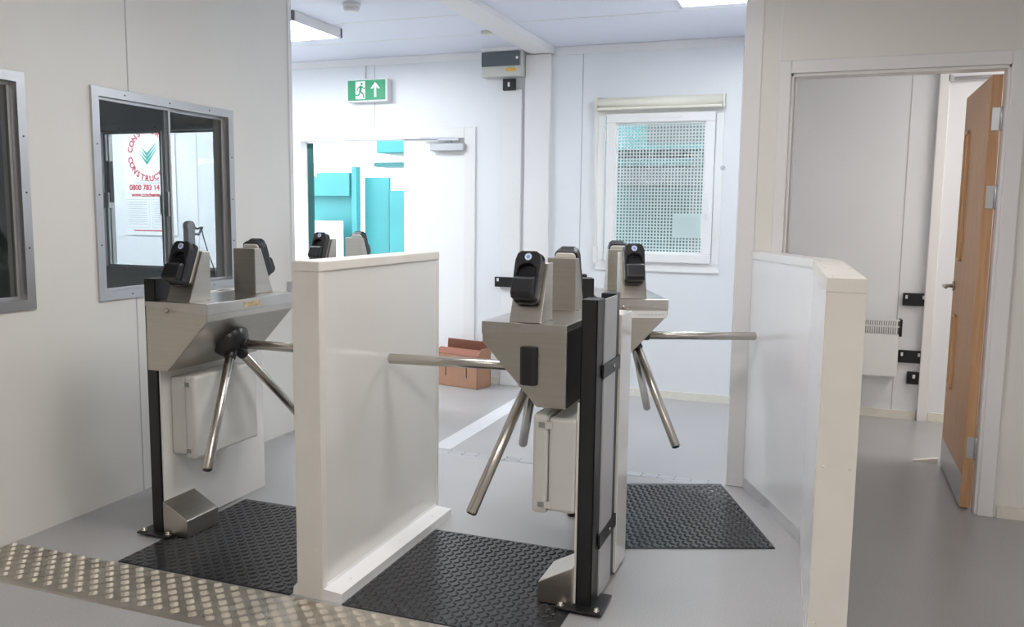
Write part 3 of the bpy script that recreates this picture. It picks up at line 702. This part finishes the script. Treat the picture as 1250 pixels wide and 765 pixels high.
    # two channel posts carrying it
    for y0_, y1_ in ((-.255, -.165), (.005, .065)):
        pp = MB(); bx(pp, post - .03, post + .025, y0_, y0_ + .006, .01, 1.075); bx(pp, post - .03, post + .025, y1_ - .006, y1_, .01, 1.075); bx(pp, post + .019, post + .025, y0_, y1_, .01, 1.075); bx(pp, post - .03, post - .024, y0_, y1_, .01, 1.075); bx(pp, post - .028, post + .023, y0_ + .002, y1_ - .002, 1.06, 1.074)
        pp.build('post', 'black', t, bevel=.002)
        if y0_ > 0: continue
        q = MB(); bx(q, post - .075, post + .09, y0_ - .045, y1_ + .03, 0.0095, .0175)
        qo = q.build('base_plate', 'black', t, bevel=.002)
        for xx, yy in ((post + .07, y0_ - .025), (post - .055, y0_ - .025)): MB().lathe(V(xx, yy, .0175), (0, 0, 1), [(0, .013), (.003, .013), (.0035, .009), (.012, .009), (.014, .006)], 6).build('anchor_bolt', 'chrome', qo)
    # boards: lane-side backing board, outer grey infill, white return
    q = MB(); bx(q, post + .026, post + .034, -.25, .42, .0095, ZB + .02); q.build('backing_board', 'part', t)
    q = MB(); bx(q, post - .034, post - .028, -.165, .006, .0095, 1.07); q.build('infill_board', 'greyboard', t)
    q = MB(); bx(q, post - .040, post + .015, .067, .235, .0095, .992); q.build('return_board', 'part', t, bevel=.002)
    for z in (.80, .20):
        q = MB(); bx(q, post - .040, post - .033, -.19, .055, z, z + .048); q.lathe(V(post - .040, -.05, z + .024), (-m, 0, 0), [(0, .008), (.005, .007)], 8, 1); q.build('strap', ['black', 'chrome'], t)
    # grey electrical enclosure with latches on the lane side of the board
    x0_, x1_ = post + .034, post + .034 + deep
    q = MB(); bx(q, x0_, x1_ - .056, ey, ey + .40, .335, .665); 
    en = q.build('enclosure', 'encl', t, bevel=.012)
    q = MB(); bx(q, x1_ - .054, x1_, ey - .005, ey + .405, .325, .675); q.build('lid', 'encl', en, bevel=.012)
    for z in (.64, .36):
        q = MB(); bx(q, x1_ - .072, x1_ - .02, ey - .0085, ey - .003, z - .012, z + .012); bx(q, x1_ - .046, x1_ - .024, ey - .0105, ey - .004, z - .009, z + .009, mi=1); q.build('latch', ['encl', 'encl_d'], en)
    # sloping stainless foot cover
    x2 = post + .034
    q = MB().prism([(x2, .0095), (x2 + .125, .0095), (x2 + .125, .082), (x2, .150)], -.265, -.075, 'Y', m=m); q.build('foot_cover', 'steel', t, bevel=.003)
    return t
turnstile('stainless tripod turnstile beside the cream window wall, standing before the aluminium sliding window', (-2.395, 2.95, 0), 0, 1, -.155, worn=True)
turnstile('stainless tripod turnstile in the middle with tall black posts, nearest to the camera', (-.928, 2.94, 0), 0, -1, -.218, -.12, end_plate=True, lock=False, deep=.155, ey=-.255)
turnstile('stainless tripod turnstile set askew with a printed sticker, under the meshed window', (-.867, 3.909, 0), .385, 1, -.20, -.0175, sticker=True)
turnstile('stainless tripod turnstile mostly hidden behind the cream partition, two readers showing before the exit doorway', (-2.90, 4.72, 0), 0, -1, -.20)

# ------------------------------------------------------------------ yard outside
setting(MB().box(-30, 20, YB + .12, 40, -.16, -.02).build('ground', 'outground'), 'pale bright yard outside the exit doorway', 'ground')
def hoard(label, x0, x1, y, z1, band=None, m='teal'):
    t = thing('hoarding_board', label, 'hoarding', ((x0 + x1) / 2, y, -.02), 0, 'teal hoarding panels')
    a = (x1 - x0) / 2
    MB().box(-a, a, 0, .05, 0, z1).build('sheet', m, t)
    if band: MB().box(-a, a, -.10, .0, band[0], band[1]).build('top_rail', m, t, bevel=.004)
    return t
hoard('wide teal hoarding panel with a projecting top rail, outside the exit doorway', -7.6, -5.375, 9.05, 1.82, (1.57, 1.85))
hoard('teal hoarding panel next to the post, taller one of the narrow pair', -5.25, -4.92, 9.10, 1.80)
hoard('teal hoarding panel beside the closed door leaf, shorter one of the narrow pair', -4.885, -4.2, 9.05, 1.64)
tag(MB().box(-5.345, -5.275, 8.95, 9.05, -.02, 1.90).build('hoarding_post', 'teal', bevel=.004), 'slim teal post between the hoarding panels', 'post')
t = thing('notice_board', 'blank white board leaning on the wide teal hoarding', 'board', (-5.66, 8.86, -.02))
MB().box(-.235, .235, 0, .03, .0, 1.27).build('sheet', 'paper', t, bevel=.003); MB().box(-.275, -.245, 0, .03, 0, 1.33).build('stake', 'teal', t)
t = thing('site_cabin', 'teal and grey two storey site cabin seen through the meshed window', 'cabin', (-2.0, 9.8, -.02))
MB().box(-3.48, 4.5, 0, 3.0, 2.14, 4.6).build('upper_storey', 'teal', t, bevel=.01)
MB().box(-2.2, 4.5, .35, 3.0, 0, 2.0).build('lower_storey', 'cabinteal', t)
MB().box(-3.48, 4.5, -.06, .35, 1.96, 2.02).build('rail', 'cabinteal', t)
MB().box(-.25, 2.6, -.45, .35, 1.72, 1.90).build('canopy', 'cabingrey', t)
for xx in (-.35, .62): MB().box(xx, xx + .10, -.42, -.32, 0, 2.08).build('column', 'cabingrey', t)
for (xa, xb, za, zb) in ((.0, .55, .1, 1.55), (-.95, -.55, .9, 1.5)):
    MB().box(xa, xb, .31, .35, za, zb).build('shutter', 'tealdk', t, bevel=.004)
MB().box(.05, 1.6, -.02, 0, 2.2, 2.6).build('window_band', 'cabingrey', t)

# ------------------------------------------------------------------ world, camera, view
w = bpy.data.worlds.new('overcast'); SC.world = w; w.use_nodes = True
bg = w.node_tree.nodes['Background']; bg.inputs['Color'].default_value = (.88, .95, 1., 1); bg.inputs['Strength'].default_value = 5.2
f, yaw, pitch, roll = 1029., .35023, .11653, .0124
fwd = Vector((-math.sin(yaw) * math.cos(pitch), math.cos(yaw) * math.cos(pitch), -math.sin(pitch)))
r = Vector((math.cos(yaw), math.sin(yaw), 0)); u = r.cross(fwd)
r2 = r * math.cos(roll) + u * math.sin(roll); u2 = -r * math.sin(roll) + u * math.cos(roll)
cam = bpy.data.cameras.new('camera'); co = bpy.data.objects.new('camera', cam); COL.objects.link(co)
cam.sensor_width = 36; cam.lens = f / 1250 * 36; cam.clip_start = .05
co.matrix_world = Matrix(((r2.x, u2.x, -fwd.x, 0), (r2.y, u2.y, -fwd.y, 0), (r2.z, u2.z, -fwd.z, 1.35), (0, 0, 0, 1)))
SC.camera = co
vs = SC.view_settings; vs.view_transform = 'Standard'; vs.look = 'None'; vs.gamma = 1; vs.use_curve_mapping = False; vs.exposure = 0
SC.cycles.use_denoising = True; SC.cycles.max_bounces = 10; SC.cycles.diffuse_bounces = 6; SC.cycles.transparent_max_bounces = 24
SC.cycles.sample_clamp_indirect = 6.
